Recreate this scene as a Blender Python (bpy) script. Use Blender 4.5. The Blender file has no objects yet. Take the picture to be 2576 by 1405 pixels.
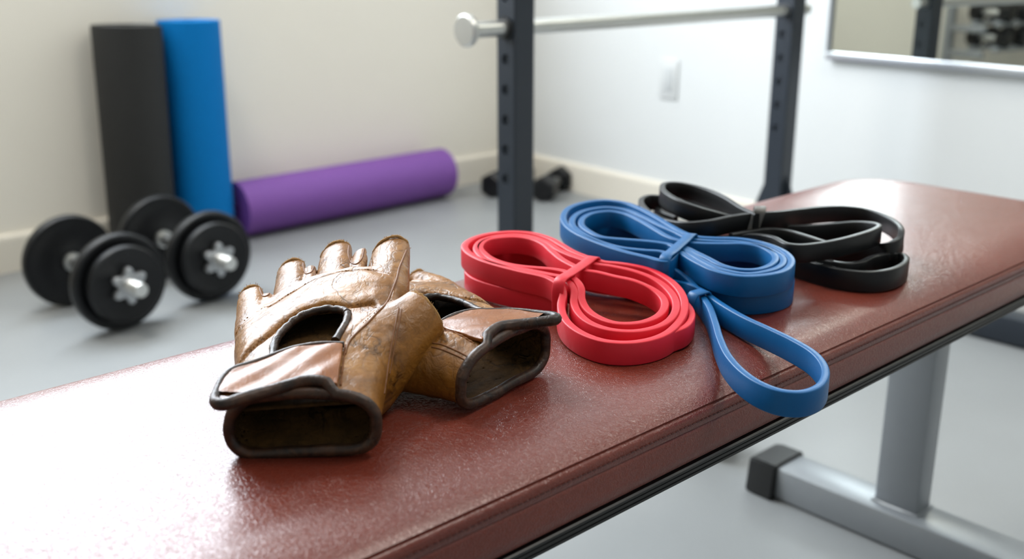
import bpy, bmesh, math, random
import numpy as np
from mathutils import Vector, Matrix
random.seed(4); np.random.seed(4)
scene = bpy.context.scene
COL = scene.collection
PI = math.pi

# ---------------------------------------------------------------- camera model
FPX = 2640.0; PITCH = math.atan(822 / FPX); CP, SP = math.cos(PITCH), math.sin(PITCH); CH = 0.72
def ray(px, py):
    v = py - 702.5
    return (px - 1288.0, FPX * CP - v * SP, -(FPX * SP + v * CP))
def W(px, py, z):                       # surveyed point: where the sight line meets height z
    d = ray(px, py); t = (z - CH) / d[2]
    return Vector((d[0] * t, d[1] * t, z))
N2 = Vector((.737, .676, 0)).normalized()      # along the bench, away from the viewer
M2 = Vector((.676, -.737, 0)).normalized()     # across the bench, towards its near side
def NM(n, m, z=0.0): return N2 * n + M2 * m + Vector((0, 0, z))
ANG_N = math.atan2(N2.y, N2.x)

cam = bpy.data.cameras.new('camera'); co = bpy.data.objects.new('camera', cam); COL.objects.link(co)
co.location = (0, 0, CH); co.rotation_euler = (PI / 2 - PITCH, 0, 0)
cam.sensor_width = 36; cam.lens = 36 * FPX / 2576; cam.clip_start = .01
cam.dof.use_dof = True; cam.dof.focus_distance = .70; cam.dof.aperture_fstop = 5.8
scene.camera = co
scene.view_settings.view_transform = 'Standard'; scene.view_settings.look = 'None'
scene.view_settings.gamma = 1; scene.view_settings.use_curve_mapping = False
scene.view_settings.exposure = 0.0

# ---------------------------------------------------------------- object helpers
def link(name, me, mat=None, parent=None, smooth=None):
    o = bpy.data.objects.new(name, me); COL.objects.link(o)
    if mat is not None and not me.materials: me.materials.append(mat)
    if parent is not None: o.parent = parent
    if smooth is not None:
        for p in me.polygons: p.use_smooth = True
        if smooth < 179:
            me.set_sharp_from_angle(angle=math.radians(smooth))
    return o
def obj(name, bm, mat=None, parent=None, smooth=None):
    bmesh.ops.recalc_face_normals(bm, faces=bm.faces)
    me = bpy.data.meshes.new(name); bm.to_mesh(me); bm.free()
    return link(name, me, mat, parent, smooth)
def tag(o, label=None, cat=None, group=None, kind=None):
    if label: o['label'] = label
    if cat: o['category'] = cat
    if group: o['group'] = group
    if kind: o['kind'] = kind
    return o
def empty(name, loc, label=None, cat=None, group=None, rotz=0):
    o = bpy.data.objects.new(name, None); COL.objects.link(o); o.location = loc; o.rotation_euler = (0, 0, rotz)
    o.empty_display_size = .05
    return tag(o, label, cat, group)
def copy_tree(o, parent=None):
    c = o.copy(); COL.objects.link(c)
    if parent is not None: c.parent = parent
    for ch in list(o.children): copy_tree(ch, c)
    return c
def box(bm, c, s, rot=None, bevel=0, seg=2):
    r = bmesh.ops.create_cube(bm, size=1)
    vs = r['verts']
    bmesh.ops.scale(bm, vec=s, verts=vs)
    if bevel:
        es = list({e for v in vs for e in v.link_edges})
        q = bmesh.ops.bevel(bm, geom=es, offset=bevel, segments=seg, profile=.5, affect='EDGES')
        vs = list({v for f in q['faces'] for v in f.verts} | {v for v in vs if v.is_valid})
        seen = set(vs); st = list(vs)
        while st:
            v = st.pop()
            for e in v.link_edges:
                w = e.other_vert(v)
                if w not in seen: seen.add(w); st.append(w)
        vs = list(seen)
    if rot is not None: bmesh.ops.rotate(bm, cent=(0, 0, 0), matrix=rot, verts=vs)
    bmesh.ops.translate(bm, vec=c, verts=vs)
    return vs
def frame_of(d):
    d = d.normalized(); a = Vector((0, 0, 1)) if abs(d.z) < .95 else Vector((1, 0, 0))
    x = d.cross(a).normalized(); return x, x.cross(d).normalized()
def loft(bm, rings, closed=False, cap=True):
    vr = [[bm.verts.new(p) for p in r] for r in rings]
    n = len(vr[0]); m = len(vr)
    for i in range(m if closed else m - 1):
        a, b = vr[i], vr[(i + 1) % m]
        for k in range(n): bm.faces.new((a[k], a[(k + 1) % n], b[(k + 1) % n], b[k]))
    if cap and not closed:
        bm.faces.new(vr[0]); bm.faces.new(list(reversed(vr[-1])))
    return vr
def tube(bm, pts, r, seg=10, closed=False, rfun=None):
    pts = [Vector(p) for p in pts]; n = len(pts); rings = []; up = None
    for i, p in enumerate(pts):
        if closed: d = pts[(i + 1) % n] - pts[i - 1]
        else: d = pts[min(i + 1, n - 1)] - pts[max(i - 1, 0)]
        if d.length < 1e-9: d = Vector((0, 0, 1))
        d.normalize()
        if up is None: up, _ = frame_of(d)
        up = (up - d * up.dot(d))
        if up.length < 1e-6: up, _ = frame_of(d)
        up.normalize(); s = d.cross(up)
        rr = r if rfun is None else rfun(i, n)
        rings.append([p + (up * math.cos(2 * PI * k / seg) + s * math.sin(2 * PI * k / seg)) * rr for k in range(seg)])
    if closed:                                   # untwist by matching the nearest phase
        a = rings[-1]; best = min(range(seg), key=lambda q: (rings[0][q] - a[0]).length)
        if best:
            for j in range(n):
                sh = round(best * 0)  # phase kept; the last link absorbs the twist
        vr = [[bm.verts.new(p) for p in rg] for rg in rings]
        for i in range(n):
            A, B = vr[i], vr[(i + 1) % n]; off = best if i == n - 1 else 0
            for k in range(seg): bm.faces.new((A[k], A[(k + 1) % seg], B[(k + 1 + off) % seg], B[(k + off) % seg]))
    else: loft(bm, rings)
def lathe(bm, prof, seg=48, axis='z', origin=(0, 0, 0), mat=None):
    rings = []
    for k in range(seg):
        a = 2 * PI * k / seg; c, s = math.cos(a), math.sin(a)
        rings.append([Vector((r * c, r * s, z)) for r, z in prof])
    allv = [[bm.verts.new((mat @ p if mat is not None else p) + Vector(origin)) for p in r] for r in rings]
    m = len(prof)
    for k in range(seg):
        a, b = allv[k], allv[(k + 1) % seg]
        for i in range(m - 1): bm.faces.new((a[i], b[i], b[i + 1], a[i + 1]))
    return allv
def lathe_closed(bm, prof, seg=48, mat=None, origin=(0, 0, 0)):
    lathe(bm, prof, seg, mat=mat, origin=origin); bmesh.ops.remove_doubles(bm, verts=bm.verts, dist=1e-6)
def zto(d):                                      # rotation taking +z to d
    return Vector((0, 0, 1)).rotation_difference(Vector(d).normalized()).to_matrix()
def catmull(P, closed, sub=8):
    P = [np.array(p, float) for p in P]; n = len(P); out = []
    for i in range(n if closed else n - 1):
        if closed: a, b, c, d = P[i - 1], P[i], P[(i + 1) % n], P[(i + 2) % n]
        else: a, b, c, d = P[max(i - 1, 0)], P[i], P[i + 1], P[min(i + 2, n - 1)]
        t01 = max(np.linalg.norm(b - a), 1e-6) ** .5; t12 = max(np.linalg.norm(c - b), 1e-6) ** .5; t23 = max(np.linalg.norm(d - c), 1e-6) ** .5
        m1 = (c - b) + t12 * ((b - a) / t01 - (c - a) / (t01 + t12)) if t01 > 1e-2 or True else c - b
        m2 = (c - b) + t12 * ((d - c) / t23 - (d - b) / (t12 + t23))
        if not closed and i == 0: m1 = (c - b)
        if not closed and i == n - 2: m2 = (c - b)
        for k in range(sub):
            t = k / sub; t2 = t * t; t3 = t2 * t
            out.append((2 * t3 - 3 * t2 + 1) * b + (t3 - 2 * t2 + t) * m1 + (-2 * t3 + 3 * t2) * c + (t3 - t2) * m2)
    if not closed: out.append(P[-1])
    return out

# ---------------------------------------------------------------- materials
def srgb(r, g, b):
    f = lambda c: c / 12.92 if c <= .04045 else ((c + .055) / 1.055) ** 2.4
    return (f(r / 255), f(g / 255), f(b / 255), 1)
class Mat:
    def __init__(s, name):
        s.m = bpy.data.materials.new(name); s.m.use_nodes = True; s.t = s.m.node_tree; s.n = s.t.nodes
        s.b = s.n['Principled BSDF']; s.co = s.n.new('ShaderNodeTexCoord').outputs['Object']
    def node(s, typ, ins=None, **kw):
        q = s.n.new(typ)
        for k, v in kw.items(): setattr(q, k, v)
        for k, v in (ins or {}).items():
            if hasattr(v, 'is_output') or isinstance(v, bpy.types.NodeSocket): s.t.links.new(v, q.inputs[k])
            else: q.inputs[k].default_value = v
        return q
    def noise(s, scale, detail=4, rough=.5, dist=0, vec=None):
        return s.node('ShaderNodeTexNoise', {'Vector': vec or s.co, 'Scale': scale, 'Detail': detail, 'Roughness': rough, 'Distortion': dist}).outputs['Fac']
    def ramp(s, fac, stops):
        q = s.n.new('ShaderNodeValToRGB'); s.t.links.new(fac, q.inputs[0]); e = q.color_ramp.elements
        while len(e) < len(stops): e.new(.5)
        for i, (p, c) in enumerate(stops): e[i].position = p; e[i].color = c if len(c) == 4 else (*c, 1)
        return q.outputs['Color']
    def math(s, op, a, b=0.0, clamp=False):
        q = s.n.new('ShaderNodeMath'); q.operation = op; q.use_clamp = clamp
        for i, v in enumerate((a, b)):
            if isinstance(v, (int, float)): q.inputs[i].default_value = v
            else: s.t.links.new(v, q.inputs[i])
        return q.outputs[0]
    def mix(s, fac, a, b):
        q = s.n.new('ShaderNodeMix'); q.data_type = 'RGBA'
        for k, v in ((0, fac), (6, a), (7, b)):
            if isinstance(v, (int, float, tuple)): q.inputs[k].default_value = v
            else: s.t.links.new(v, q.inputs[k])
        return q.outputs[2]
    def bump(s, h, strength=.3, dist=.001, prev=None):
        q = s.n.new('ShaderNodeBump'); q.inputs['Strength'].default_value = strength; q.inputs['Distance'].default_value = dist
        s.t.links.new(h, q.inputs['Height'])
        if prev is not None: s.t.links.new(prev, q.inputs['Normal'])
        return q.outputs['Normal']
    def set(s, **k):
        for key, v in k.items():
            key = {'base': 'Base Color', 'rough': 'Roughness', 'metal': 'Metallic', 'normal': 'Normal', 'spec': 'Specular IOR Level', 'coat': 'Coat Weight', 'coatr': 'Coat Roughness', 'sheen': 'Sheen Weight'}[key]
            if isinstance(v, (int, float, tuple)): s.b.inputs[key].default_value = v
            else: s.t.links.new(v, s.b.inputs[key])
        return s.m

def plain(name, c, rough=.5, metal=0, nscale=30, var=.06, bump=0, spec=.5):
    q = Mat(name); n = q.noise(nscale, 5)
    lo = tuple(x * (1 - var) for x in c[:3]) + (1,); hi = tuple(min(1, x * (1 + var)) for x in c[:3]) + (1,)
    kw = dict(base=q.mix(n, lo, hi), rough=rough, metal=metal, spec=spec)
    if bump: kw['normal'] = q.bump(q.noise(nscale * 20, 3), bump, .0005)
    return q.set(**kw)
M_wall_l = plain('wall_paint_bounce_tint', srgb(240, 234, 221), .75, nscale=2, var=.02, bump=.05)  # warm bounce light on the left wall is put into its colour
M_wall_r = plain('wall_paint_daylight_tint', srgb(221, 223, 222), .7, nscale=2, var=.015, bump=.05)  # cool window light on the right wall is put into its colour
M_trim = plain('cream_trim_paint', srgb(228, 221, 207), .4, nscale=3, var=.02)
M_ceiling = plain('ceiling_paint', srgb(235, 235, 232), .8, nscale=2, var=.01)
def mk_floor():
    q = Mat('grey_rubber_floor'); a = q.noise(1.6, 4); b = q.noise(260, 2)
    c = q.ramp(a, [(.3, srgb(133, 135, 135)), (.7, srgb(146, 149, 150))])
    c = q.mix(q.math('MULTIPLY', b, .12), c, srgb(120, 122, 124))
    return q.set(base=c, rough=.42, spec=.5, normal=q.bump(b, .15, .0006))
M_floor = mk_floor()
def mk_vinyl():
    q = Mat('oxblood_vinyl_upholstery')
    def valley(scale, k, d):                     # flat plateaus split by narrow meandering creases
        n = q.noise(scale, 2, .5, d); return q.math('MINIMUM', q.math('MULTIPLY', q.math('ABSOLUTE', q.math('SUBTRACT', n, .5)), k), 1.0)
    h1 = q.math('MULTIPLY', valley(230, 13., .6), valley(310, 11., .9)); h2 = q.noise(620, 2, .5, .6)
    h = q.math('ADD', q.math('MULTIPLY', h1, .8), q.math('MULTIPLY', h2, .25))
    nb = q.bump(q.noise(14, 2), .10, .012)
    c = q.ramp(q.noise(5, 4, .55), [(.3, srgb(105, 42, 30)), (.7, srgb(120, 52, 37))])
    c = q.mix(q.math('MULTIPLY', q.math('SUBTRACT', 1.0, h1), .18), c, srgb(78, 28, 24))
    return q.set(base=c, rough=.29, spec=.46, coat=.22, coatr=.22, normal=q.bump(h, .42, .00055, nb))
M_vinyl = mk_vinyl()
M_black_rubber = plain('black_rubber', srgb(20, 21, 22), .5, nscale=40, var=.15, bump=.2)
M_black_edge = plain('black_edge_trim', srgb(24, 25, 25), .4, nscale=40, var=.15)
M_plate = plain('black_rubberised_iron', srgb(15, 16, 18), .40, nscale=60, var=.15, bump=.15, spec=.35)
M_chrome = plain('brushed_chrome', srgb(214, 214, 211), .36, 1, nscale=60, var=.05)
M_zinc = plain('cast_zinc', srgb(176, 178, 180), .42, .9, nscale=60, var=.05)
M_silver = plain('silver_powder_coat', srgb(150, 154, 158), .38, .45, nscale=50, var=.04, bump=.05)
M_rack = plain('charcoal_powder_coat', srgb(40, 47, 56), .42, .1, nscale=60, var=.08, bump=.12)
M_hole = plain('dark_hole_lining', srgb(10, 11, 13), .7, nscale=60)
M_mat_black = plain('charcoal_foam', srgb(45, 45, 44), .7, nscale=100, var=.08, bump=.3, spec=.3)
M_mat_blue = plain('blue_foam', srgb(0, 116, 188), .7, nscale=100, var=.05, bump=.3, spec=.15)
M_mat_purple = plain('purple_foam', srgb(122, 74, 156), .6, nscale=100, var=.05, bump=.3)
M_outlet = plain('white_plastic', srgb(214, 216, 215), .35, nscale=30, var=.01)
M_socket = plain('grey_plastic', srgb(200, 203, 203), .4, nscale=30, var=.02)
def rubber(name, c, rough=.42):
    q = Mat(name); n = q.noise(18, 5, .6); f = q.noise(420, 4, .65)
    lo = tuple(x * .9 for x in c[:3]) + (1,); hi = tuple(min(1, x * 1.1) for x in c[:3]) + (1,)
    return q.set(base=q.mix(n, lo, hi), rough=q.math('ADD', q.math('MULTIPLY', f, .2), rough - .1), spec=.32, normal=q.bump(f, .12, .0004))
M_red = rubber('coral_red_latex', srgb(216, 38, 54), .48)
M_blue = rubber('cobalt_blue_latex', srgb(0, 86, 142), .44)
M_blk_tie = rubber('grey_latex', srgb(104, 102, 98), .5)
M_blk = rubber('black_latex', srgb(20, 21, 22), .38)
def mk_mirror():
    q = Mat('mirror_silvering'); return q.set(base=srgb(232, 236, 230), metal=1.0, rough=.015)
M_mirror = mk_mirror()
M_frame = plain('satin_aluminium', srgb(200, 204, 208), .3, .8, nscale=50, var=.03)
WIN_POWER = 118; FILL_POWER = 20
# ================================================================ ROOM
WL = Vector((.728, .686, 0)).normalized(); NL = Vector((.686, -.728, 0)).normalized()      # left wall: along (to corner), into room
WR = Vector((.633, -.774, 0)).normalized(); NR = Vector((-.774, -.633, 0)).normalized()    # right wall: along (from corner), into room
CORNER = Vector((0, 3.5, 0)); LEN_L, LEN_R, CEIL = 5.0, 5.2, 2.6
P_l = CORNER - WL * LEN_L; P_r = CORNER + WR * LEN_R; P_n = P_l + WR * LEN_R
def slab(bm, a, b, z0, z1, nin, th=.12):             # wall piece from a to b, inner face on the line
    q = []
    for z in (z0, z1):
        for p in (a, b, b - nin * th, a - nin * th): q.append(bm.verts.new((p.x, p.y, z)))
    for f in ((0, 1, 2, 3), (7, 6, 5, 4), (0, 4, 5, 1), (1, 5, 6, 2), (2, 6, 7, 3), (3, 7, 4, 0)): bm.faces.new([q[i] for i in f])
def poly_slab(name, pts, z0, z1, mat):
    bm = bmesh.new(); lo = [bm.verts.new((p.x, p.y, z0)) for p in pts]; hi = [bm.verts.new((p.x, p.y, z1)) for p in pts]; n = len(pts)
    bm.faces.new(lo); bm.faces.new(hi)
    for i in range(n): bm.faces.new((lo[i], lo[(i + 1) % n], hi[(i + 1) % n], hi[i]))
    return tag(obj(name, bm, mat), kind='structure')
out = .14
quad = [CORNER + Vector((0, .25, 0)), P_r + Vector((.25, 0, 0)), P_n + Vector((0, -.25, 0)), P_l + Vector((-.25, 0, 0))]
poly_slab('floor', quad, -.12, 0, M_floor)
poly_slab('ceiling', quad, CEIL, CEIL + .12, M_ceiling)
# left wall with the window opening (measured from the corner)
WA, WB, WZ0, WZ1 = .76, 2.36, .93, 2.35
bm = bmesh.new(); at = lambda d: CORNER - WL * d
slab(bm, at(LEN_L), at(WB), 0, CEIL, NL); slab(bm, at(WA), at(-.1), 0, CEIL, NL)
slab(bm, at(WB), at(WA), 0, WZ0, NL); slab(bm, at(WB), at(WA), WZ1, CEIL, NL)
tag(obj('wall_left', bm, M_wall_l), kind='structure')
bm = bmesh.new(); slab(bm, CORNER, P_r, 0, CEIL, NR); tag(obj('wall_right', bm, M_wall_r), kind='structure')
bm = bmesh.new(); slab(bm, P_r, P_n, 0, CEIL, WL); tag(obj('wall_near', bm, M_wall_r), kind='structure')
for o in (bpy.data.objects['wall_near'],): pass
bm = bmesh.new(); slab(bm, P_l, P_n, 0, CEIL, WR); tag(obj('wall_back', bm, M_wall_l), kind='structure')
# window frame round the opening, with sill
win = bmesh.new()
def wbox(a, b, z0, z1, th, inn):
    ctr = (at(a) + at(b)) / 2 + NL * (inn - th / 2); ctr.z = (z0 + z1) / 2
    box(win, ctr, (abs(b - a), th, z1 - z0), Matrix.Rotation(math.atan2(WL.y, WL.x), 3, 'Z'), .003)
for a, b, z0, z1 in ((WA, WA + .05, WZ0, WZ1), (WB - .05, WB, WZ0, WZ1), (WA + .05, WB - .05, WZ0, WZ0 + .05), (WA + .05, WB - .05, WZ1 - .05, WZ1)):
    wbox(a, b, z0, z1, .06, -.03)
tag(obj('window_1', win, M_trim), kind='structure')
def baseboard(name, a, b, nin):
    d = (b - a).normalized(); prof = [(0, 0), (.014, 0), (.014, .078), (.012, .085), (.007, .089), (0, .090)]
    bm = bmesh.new(); loft(bm, [[p + nin * t + Vector((0, 0, z)) for t, z in prof] for p in (a, b)])
    return tag(obj(name, bm, M_trim), kind='structure')
baseboard('baseboard_left', P_l, CORNER, NL); baseboard('baseboard_right', CORNER, P_r, NR)

# wall outlet
oc = Vector((.44, 2.962, .383)); ot = empty('wall_outlet', oc + NR * .0, 'small white rectangular outlet cover plate on the wall behind the rack bar', 'wall outlet', rotz=math.atan2(NR.y, NR.x))
bm = bmesh.new(); box(bm, (.003, 0, 0), (.006, .066, .108), None, .0025); obj('cover_plate', bm, M_outlet, ot, 40)
bm = bmesh.new(); box(bm, (.0068, 0, 0), (.0035, .033, .066), None, .0012); obj('socket_face', bm, M_socket, ot, 40)

# wall mirror
mc = Vector((.763, 2.566, .476)); mt = empty('wall_mirror', mc, 'rectangular wall mirror in a thin silver frame at upper right', 'mirror', rotz=math.atan2(WR.y, WR.x))
ML, MH = 1.9, 1.35                                 # local x along the wall, local y points away from the room
s_ = -1
for q in (0,):
    yin = Matrix.Rotation(-math.atan2(WR.y, WR.x), 3, 'Z') @ NR; sg = 1 if yin.y > 0 else -1
bm = bmesh.new(); box(bm, (ML / 2, sg * .008, MH / 2), (ML - .02, .008, MH - .02)); obj('mirror_glass', bm, M_mirror, mt)
bm = bmesh.new()
box(bm, (ML / 2, sg * .010, .009), (ML, .020, .018), None, .002); box(bm, (ML / 2, sg * .010, MH - .009), (ML, .020, .018), None, .002)
box(bm, (.004, sg * .010, MH / 2), (.008, .020, MH - .036), None, .002); box(bm, (ML - .004, sg * .010, MH / 2), (.008, .020, MH - .036), None, .002)
obj('mirror_frame', bm, M_frame, mt, 40)

# ================================================================ LIGHT
def area(name, loc, direction, sx, sy, power, color, rot_up=None):
    l = bpy.data.lights.new(name, 'AREA'); l.shape = 'RECTANGLE'; l.size = sx; l.size_y = sy; l.energy = power; l.color = color
    o = bpy.data.objects.new(name, l); COL.objects.link(o); o.location = loc
    z = -Vector(direction).normalized(); x = Vector((0, 0, 1)).cross(z)
    x = Vector((1, 0, 0)) if x.length < .1 else x.normalized()
    y = z.cross(x); o.rotation_euler = Matrix((x, y, z)).transposed().to_euler(); return o
wc = (at(WA) + at(WB)) / 2 - NL * .10; wc.z = (WZ0 + WZ1) / 2
area('window_daylight', wc, NL, WB - WA - .02, WZ1 - WZ0 - .02, WIN_POWER, (.84, .92, 1.0))
lx, ly = (P_r + P_l + CORNER + P_n).xy / 4
for i, (dx, dy) in enumerate(((-1.0, 1.7), (1.0, .9))):  # ceiling panels added out of view to fill the room with light
    t = empty('fill_panel', (dx, dy, CEIL), ('added square fill panel under the ceiling nearer the window wall', 'added square fill panel under the ceiling nearer the mirror wall')[i], 'added fill light')
    bm = bmesh.new(); box(bm, (0, 0, -.02), (.62, .62, .04), None, .004); obj('fill_housing', bm, M_outlet, t)
    l = area('fill_lamp', (dx, dy, CEIL - .045), (0, 0, -1), .56, .56, FILL_POWER, (1.0, .93, .84))
w = bpy.data.worlds.new('world'); scene.world = w; w.use_nodes = True
w.node_tree.nodes['Background'].inputs[0].default_value = (.78, .88, 1, 1); w.node_tree.nodes['Background'].inputs[1].default_value = .8

# ================================================================ BENCH
bench = empty('weight_bench', NM(.62, -.52, 0), 'flat weight bench with padded oxblood vinyl top and silver steel legs', 'weight bench')
BINV = Matrix.Translation(-bench.location)
def bobj(name, bm, mat, smooth=None, parent=None):
    bmesh.ops.transform(bm, matrix=BINV, verts=bm.verts); return obj(name, bm, mat, parent or bench, smooth)
PN0, PN1, PM0, PM1 = 0.02, 1.252, -.690, -.372
def rrect(off, z, rad=.055, seg=10, extra=True):
    pts = []; r = max(rad - off, .004); a0, a1, b0, b1 = PN0 + off, PN1 - off, PM0 + off, PM1 - off
    for k_, s in ((0, 0), (1, 1), (2, 2), (3, 3)):
        r = max((.085 if s == 3 else rad) - off, .004); cx, cy = ((a1 - r, b1 - r), (a0 + r, b1 - r), (a0 + r, b0 + r), (a1 - r, b0 + r))[s]
        for k in range(seg + 1):
            t = s * PI / 2 + PI / 2 * k / seg; pts.append(NM(cx + r * math.cos(t), cy + r * math.sin(t), z))
    return pts
prof = [(.004, .4045), (.0, .4075), (-.0004, .415), (0, .4265), (.0002, .4285), (.0010, .4292), (.0002, .4299), (.0004, .4370), (.0016, .4392), (.0036, .4396), (.0032, .4412), (.0065, .4432), (.012, .4456), (.019, .4474), (.028, .4488), (.038, .4496), (.050, .45)]
bm = bmesh.new(); vr = [[bm.verts.new(p) for p in rrect(o_, z_)] for o_, z_ in prof]
n = len(vr[0])
for i in range(len(vr) - 1):
    for k in range(n): bm.faces.new((vr[i][k], vr[i][(k + 1) % n], vr[i + 1][(k + 1) % n], vr[i + 1][k]))
bm.faces.new(vr[0]); bm.faces.new(vr[-1])
bobj('pad', bm, M_vinyl, 60)
bm = bmesh.new()                                    # stitches under the seam
ring = rrect(-.0001, .4335, seg=16)
for a, b in zip(ring, ring[1:] + ring[:1]):
    L = (b - a).length; d = (b - a).normalized() if L > 1e-6 else None
    k = 0
    while d is not None and (k + 1) * .0042 < L:
        p = a + d * (k * .0042); q = p + d * .0026
        tube(bm, [p, q], .00035, 5); k += 1
M_thread_d = plain('dark_red_thread', srgb(70, 30, 28), .7)
bobj('stitching', bm, M_thread_d)
bm = bmesh.new()                                    # ribbed black edge strip
for z0, z1, o0 in ((.3935, .3968, .0015), (.3972, .4008, .0005), (.4012, .4045, -.0008)):
    loft(bm, [rrect(o0 + .0012, z0), rrect(o0, z0 + .0008), rrect(o0, z1 - .0008), rrect(o0 + .0012, z1)])
loft(bm, [rrect(.004, .3935), rrect(.004, .4045)])
bobj('edge_strip', bm, M_black_edge, 30)
RN = Matrix.Rotation(ANG_N, 3, 'Z')                 # local x -> along bench, local y -> minus M
bm = bmesh.new(); box(bm, NM(.66, -.524, .365), (1.02, .06, .055), RN, .006); bobj('main_rail', bm, M_silver, 40)
for k, n0 in enumerate((1.14, .10)):
    bm = bmesh.new(); box(bm, NM(n0 + .037, -.5455, (.047 + .395) / 2), (.038, .058, .395 - .047 - .001), RN, .004); bobj('upright', bm, M_silver, 40)
    f = bmesh.new(); ma, mb = -.719, -.345
    box(f, NM(n0 + .031, (ma + mb) / 2, .0245), (.062, mb - ma, .046), RN, .005)
    fo = bobj('foot_tube', f, M_silver, 40)
    w_ = bmesh.new()
    q = [NM(n0 + .018, -.5755, .0478), NM(n0 + .018, -.5155, .0478), NM(n0 + .057, -.5155, .0478), NM(n0 + .057, -.5755, .0478)]
    tube(w_, [p_ for a_, b_ in zip(q, q[1:] + q[:1]) for p_ in [a_.lerp(b_, t_ / 6) for t_ in range(6)]], .0028, 6, True, None)
    bobj('weld_bead', w_, M_silver, 60, )
    for sgn, m0 in ((-1, ma), (1, mb)):
        c_ = bmesh.new(); rings = []
        for mm, g in ((0.012, 0), (-.022, 0), (-.034, .003)):
            m_ = m0 - sgn * mm if sgn > 0 else m0 + mm
            e = .0035 - g; fl = .006
            rings.append([NM(n0 - e - fl, m_, .0), NM(n0 + .062 + e + fl, m_, 0.0), NM(n0 + .062 + e, m_, .0475 + e), NM(n0 - e, m_, .0475 + e)])
        loft(c_, rings); bmesh.ops.bevel(c_, geom=list(c_.edges), offset=.0025, segments=2, affect='EDGES')
        bobj('rubber_end_cap', c_, M_black_rubber, 40)

# ================================================================ RACK
RS = .045
rack = empty('squat_rack', (.006, 1.77, 0), 'charcoal steel squat rack with perforated uprights standing behind the bench', 'squat rack', rotz=ANG_N)
RSP = .80
HZ = [.6025 - .05 * k for k in range(-8, 6)]
def upright(x0, hz):
    # square tube, the face towards -x and the one towards +x carry real round holes
    bm = bmesh.new(); h = RS / 2; zmax, rh, seg = 2.1, .0088, 16
    zs = sorted(hz)
    for sx in (-1, 1):
        X = x0 + sx * h
        cells = [(z - .025, z + .025, z) for z in zs]
        lo, hi = cells[0][0], cells[-1][1]
        for a, b in ((0.006, lo), (hi, zmax)):
            vs = [bm.verts.new((X, y, z)) for y, z in ((-h + .003, a), (h - .003, a), (h - .003, b), (-h + .003, b))]; bm.faces.new(vs)
        for a, b, z in cells:
            circ = [bm.verts.new((X, rh * math.cos(2 * PI * k / seg), z + rh * math.sin(2 * PI * k / seg))) for k in range(seg)]
            back = [bm.verts.new((X - sx * .004, v.co.y, v.co.z)) for v in circ]
            sq = []
            for k in range(seg):
                c, s = math.cos(2 * PI * k / seg), math.sin(2 * PI * k / seg); m = max(abs(c), abs(s))
                sq.append(bm.verts.new((X, c / m * (h - .003), z + s / m * .025)))
            for k in range(seg):
                j = (k + 1) % seg
                bm.faces.new((circ[k], circ[j], sq[j], sq[k])); bm.faces.new((circ[k], back[k], back[j], circ[j]))
    for sy in (-1, 1):
        bm.faces.new([bm.verts.new(v) for v in ((x0 - h + .003, sy * h, 0.006), (x0 + h - .003, sy * h, 0.006), (x0 + h - .003, sy * h, zmax), (x0 - h + .003, sy * h, zmax))])
    for sx in (-1, 1):
        for sy in (-1, 1):
            r = [(x0 + sx * (h - .003 + .003 * math.cos(t)), sy * (h - .003 + .003 * math.sin(t))) for t in (0, PI / 8, PI / 4, 3 * PI / 8, PI / 2)]
            for p, q in zip(r, r[1:]):
                bm.faces.new([bm.verts.new(v) for v in ((*p, .006), (*q, .006), (*q, zmax), (*p, zmax))])
    bmesh.ops.remove_doubles(bm, verts=bm.verts, dist=.0002)
    for sx in (-1, 1):
        for z in zs: bm.faces.new([bm.verts.new((x0 + sx * (h - .0040), (rh - .0001) * math.cos(2 * PI * k / seg), z + (rh - .0001) * math.sin(2 * PI * k / seg))) for k in range(seg)])
    o = obj('upright', bm, M_rack, rack)
    c = bmesh.new(); box(c, (x0, 0, zmax + .002), (RS, RS, .006), None, .002); obj('end_cap', c, M_black_rubber, o)
    i = bmesh.new()
    for sy in (-1, 1): pass
    return o
for x0 in (0, RSP):
    upright(x0, HZ)
    bm = bmesh.new(); box(bm, (x0, -.28 if x0 else -.20, .03), (.06, .70 if x0 else .54, .052), None, .004); obj('base_foot', bm, M_rack, rack, 40)
    bm = bmesh.new()
    for sy in (-1, 1):
        for xx in (x0,):
            vs = [(xx - .003, sy * RS / 2, .05), (xx - .003, sy * (RS / 2 + .08), .05), (xx - .003, sy * RS / 2, .25)]
            vs2 = [(a + .006, b, c) for a, b, c in vs]
            A = [bm.verts.new(v) for v in vs]; B = [bm.verts.new(v) for v in vs2]
            bm.faces.new(A); bm.faces.new(B)
            for k in range(3): bm.faces.new((A[k], A[(k + 1) % 3], B[(k + 1) % 3], B[k]))
    obj('gusset', bm, M_rack, rack)
bm = bmesh.new(); box(bm, (RSP / 2, -.0, 1.98), (RSP - RS, .04, .04), None, .003); obj('cross_member', bm, M_rack, rack, 40)
bar = empty('safety_bar', rack.location + N2 * -.10 + Vector((0, 0, .6025)), 'polished steel bar with disc end passing through the rack uprights', 'bar', rotz=ANG_N)
bm = bmesh.new(); lathe_closed(bm, [(0, 0), (.0128, 0), (.0128, RSP + .16), (0, RSP + .16)], 24, mat=Matrix.Rotation(PI / 2, 3, 'Y')); obj('shaft', bm, M_chrome, bar, 40)
bm = bmesh.new(); lathe_closed(bm, [(0, -.012), (.023, -.012), (.0255, -.009), (.0255, -.002), (.023, .001), (0, .001)], 32, mat=Matrix.Rotation(PI / 2, 3, 'Y')); obj('end_disc', bm, M_chrome, bar, 40)
bm = bmesh.new()
for xx in (.10 - RS / 2 - .006,):
    lathe_closed(bm, [(.0126, 0), (.0185, 0), (.0185, .006), (.0126, .006), (.0126, 0)], 24, mat=Matrix.Rotation(PI / 2, 3, 'Y'), origin=(xx, 0, 0))
obj('collar', bm, M_black_rubber, bar, 40)

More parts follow.
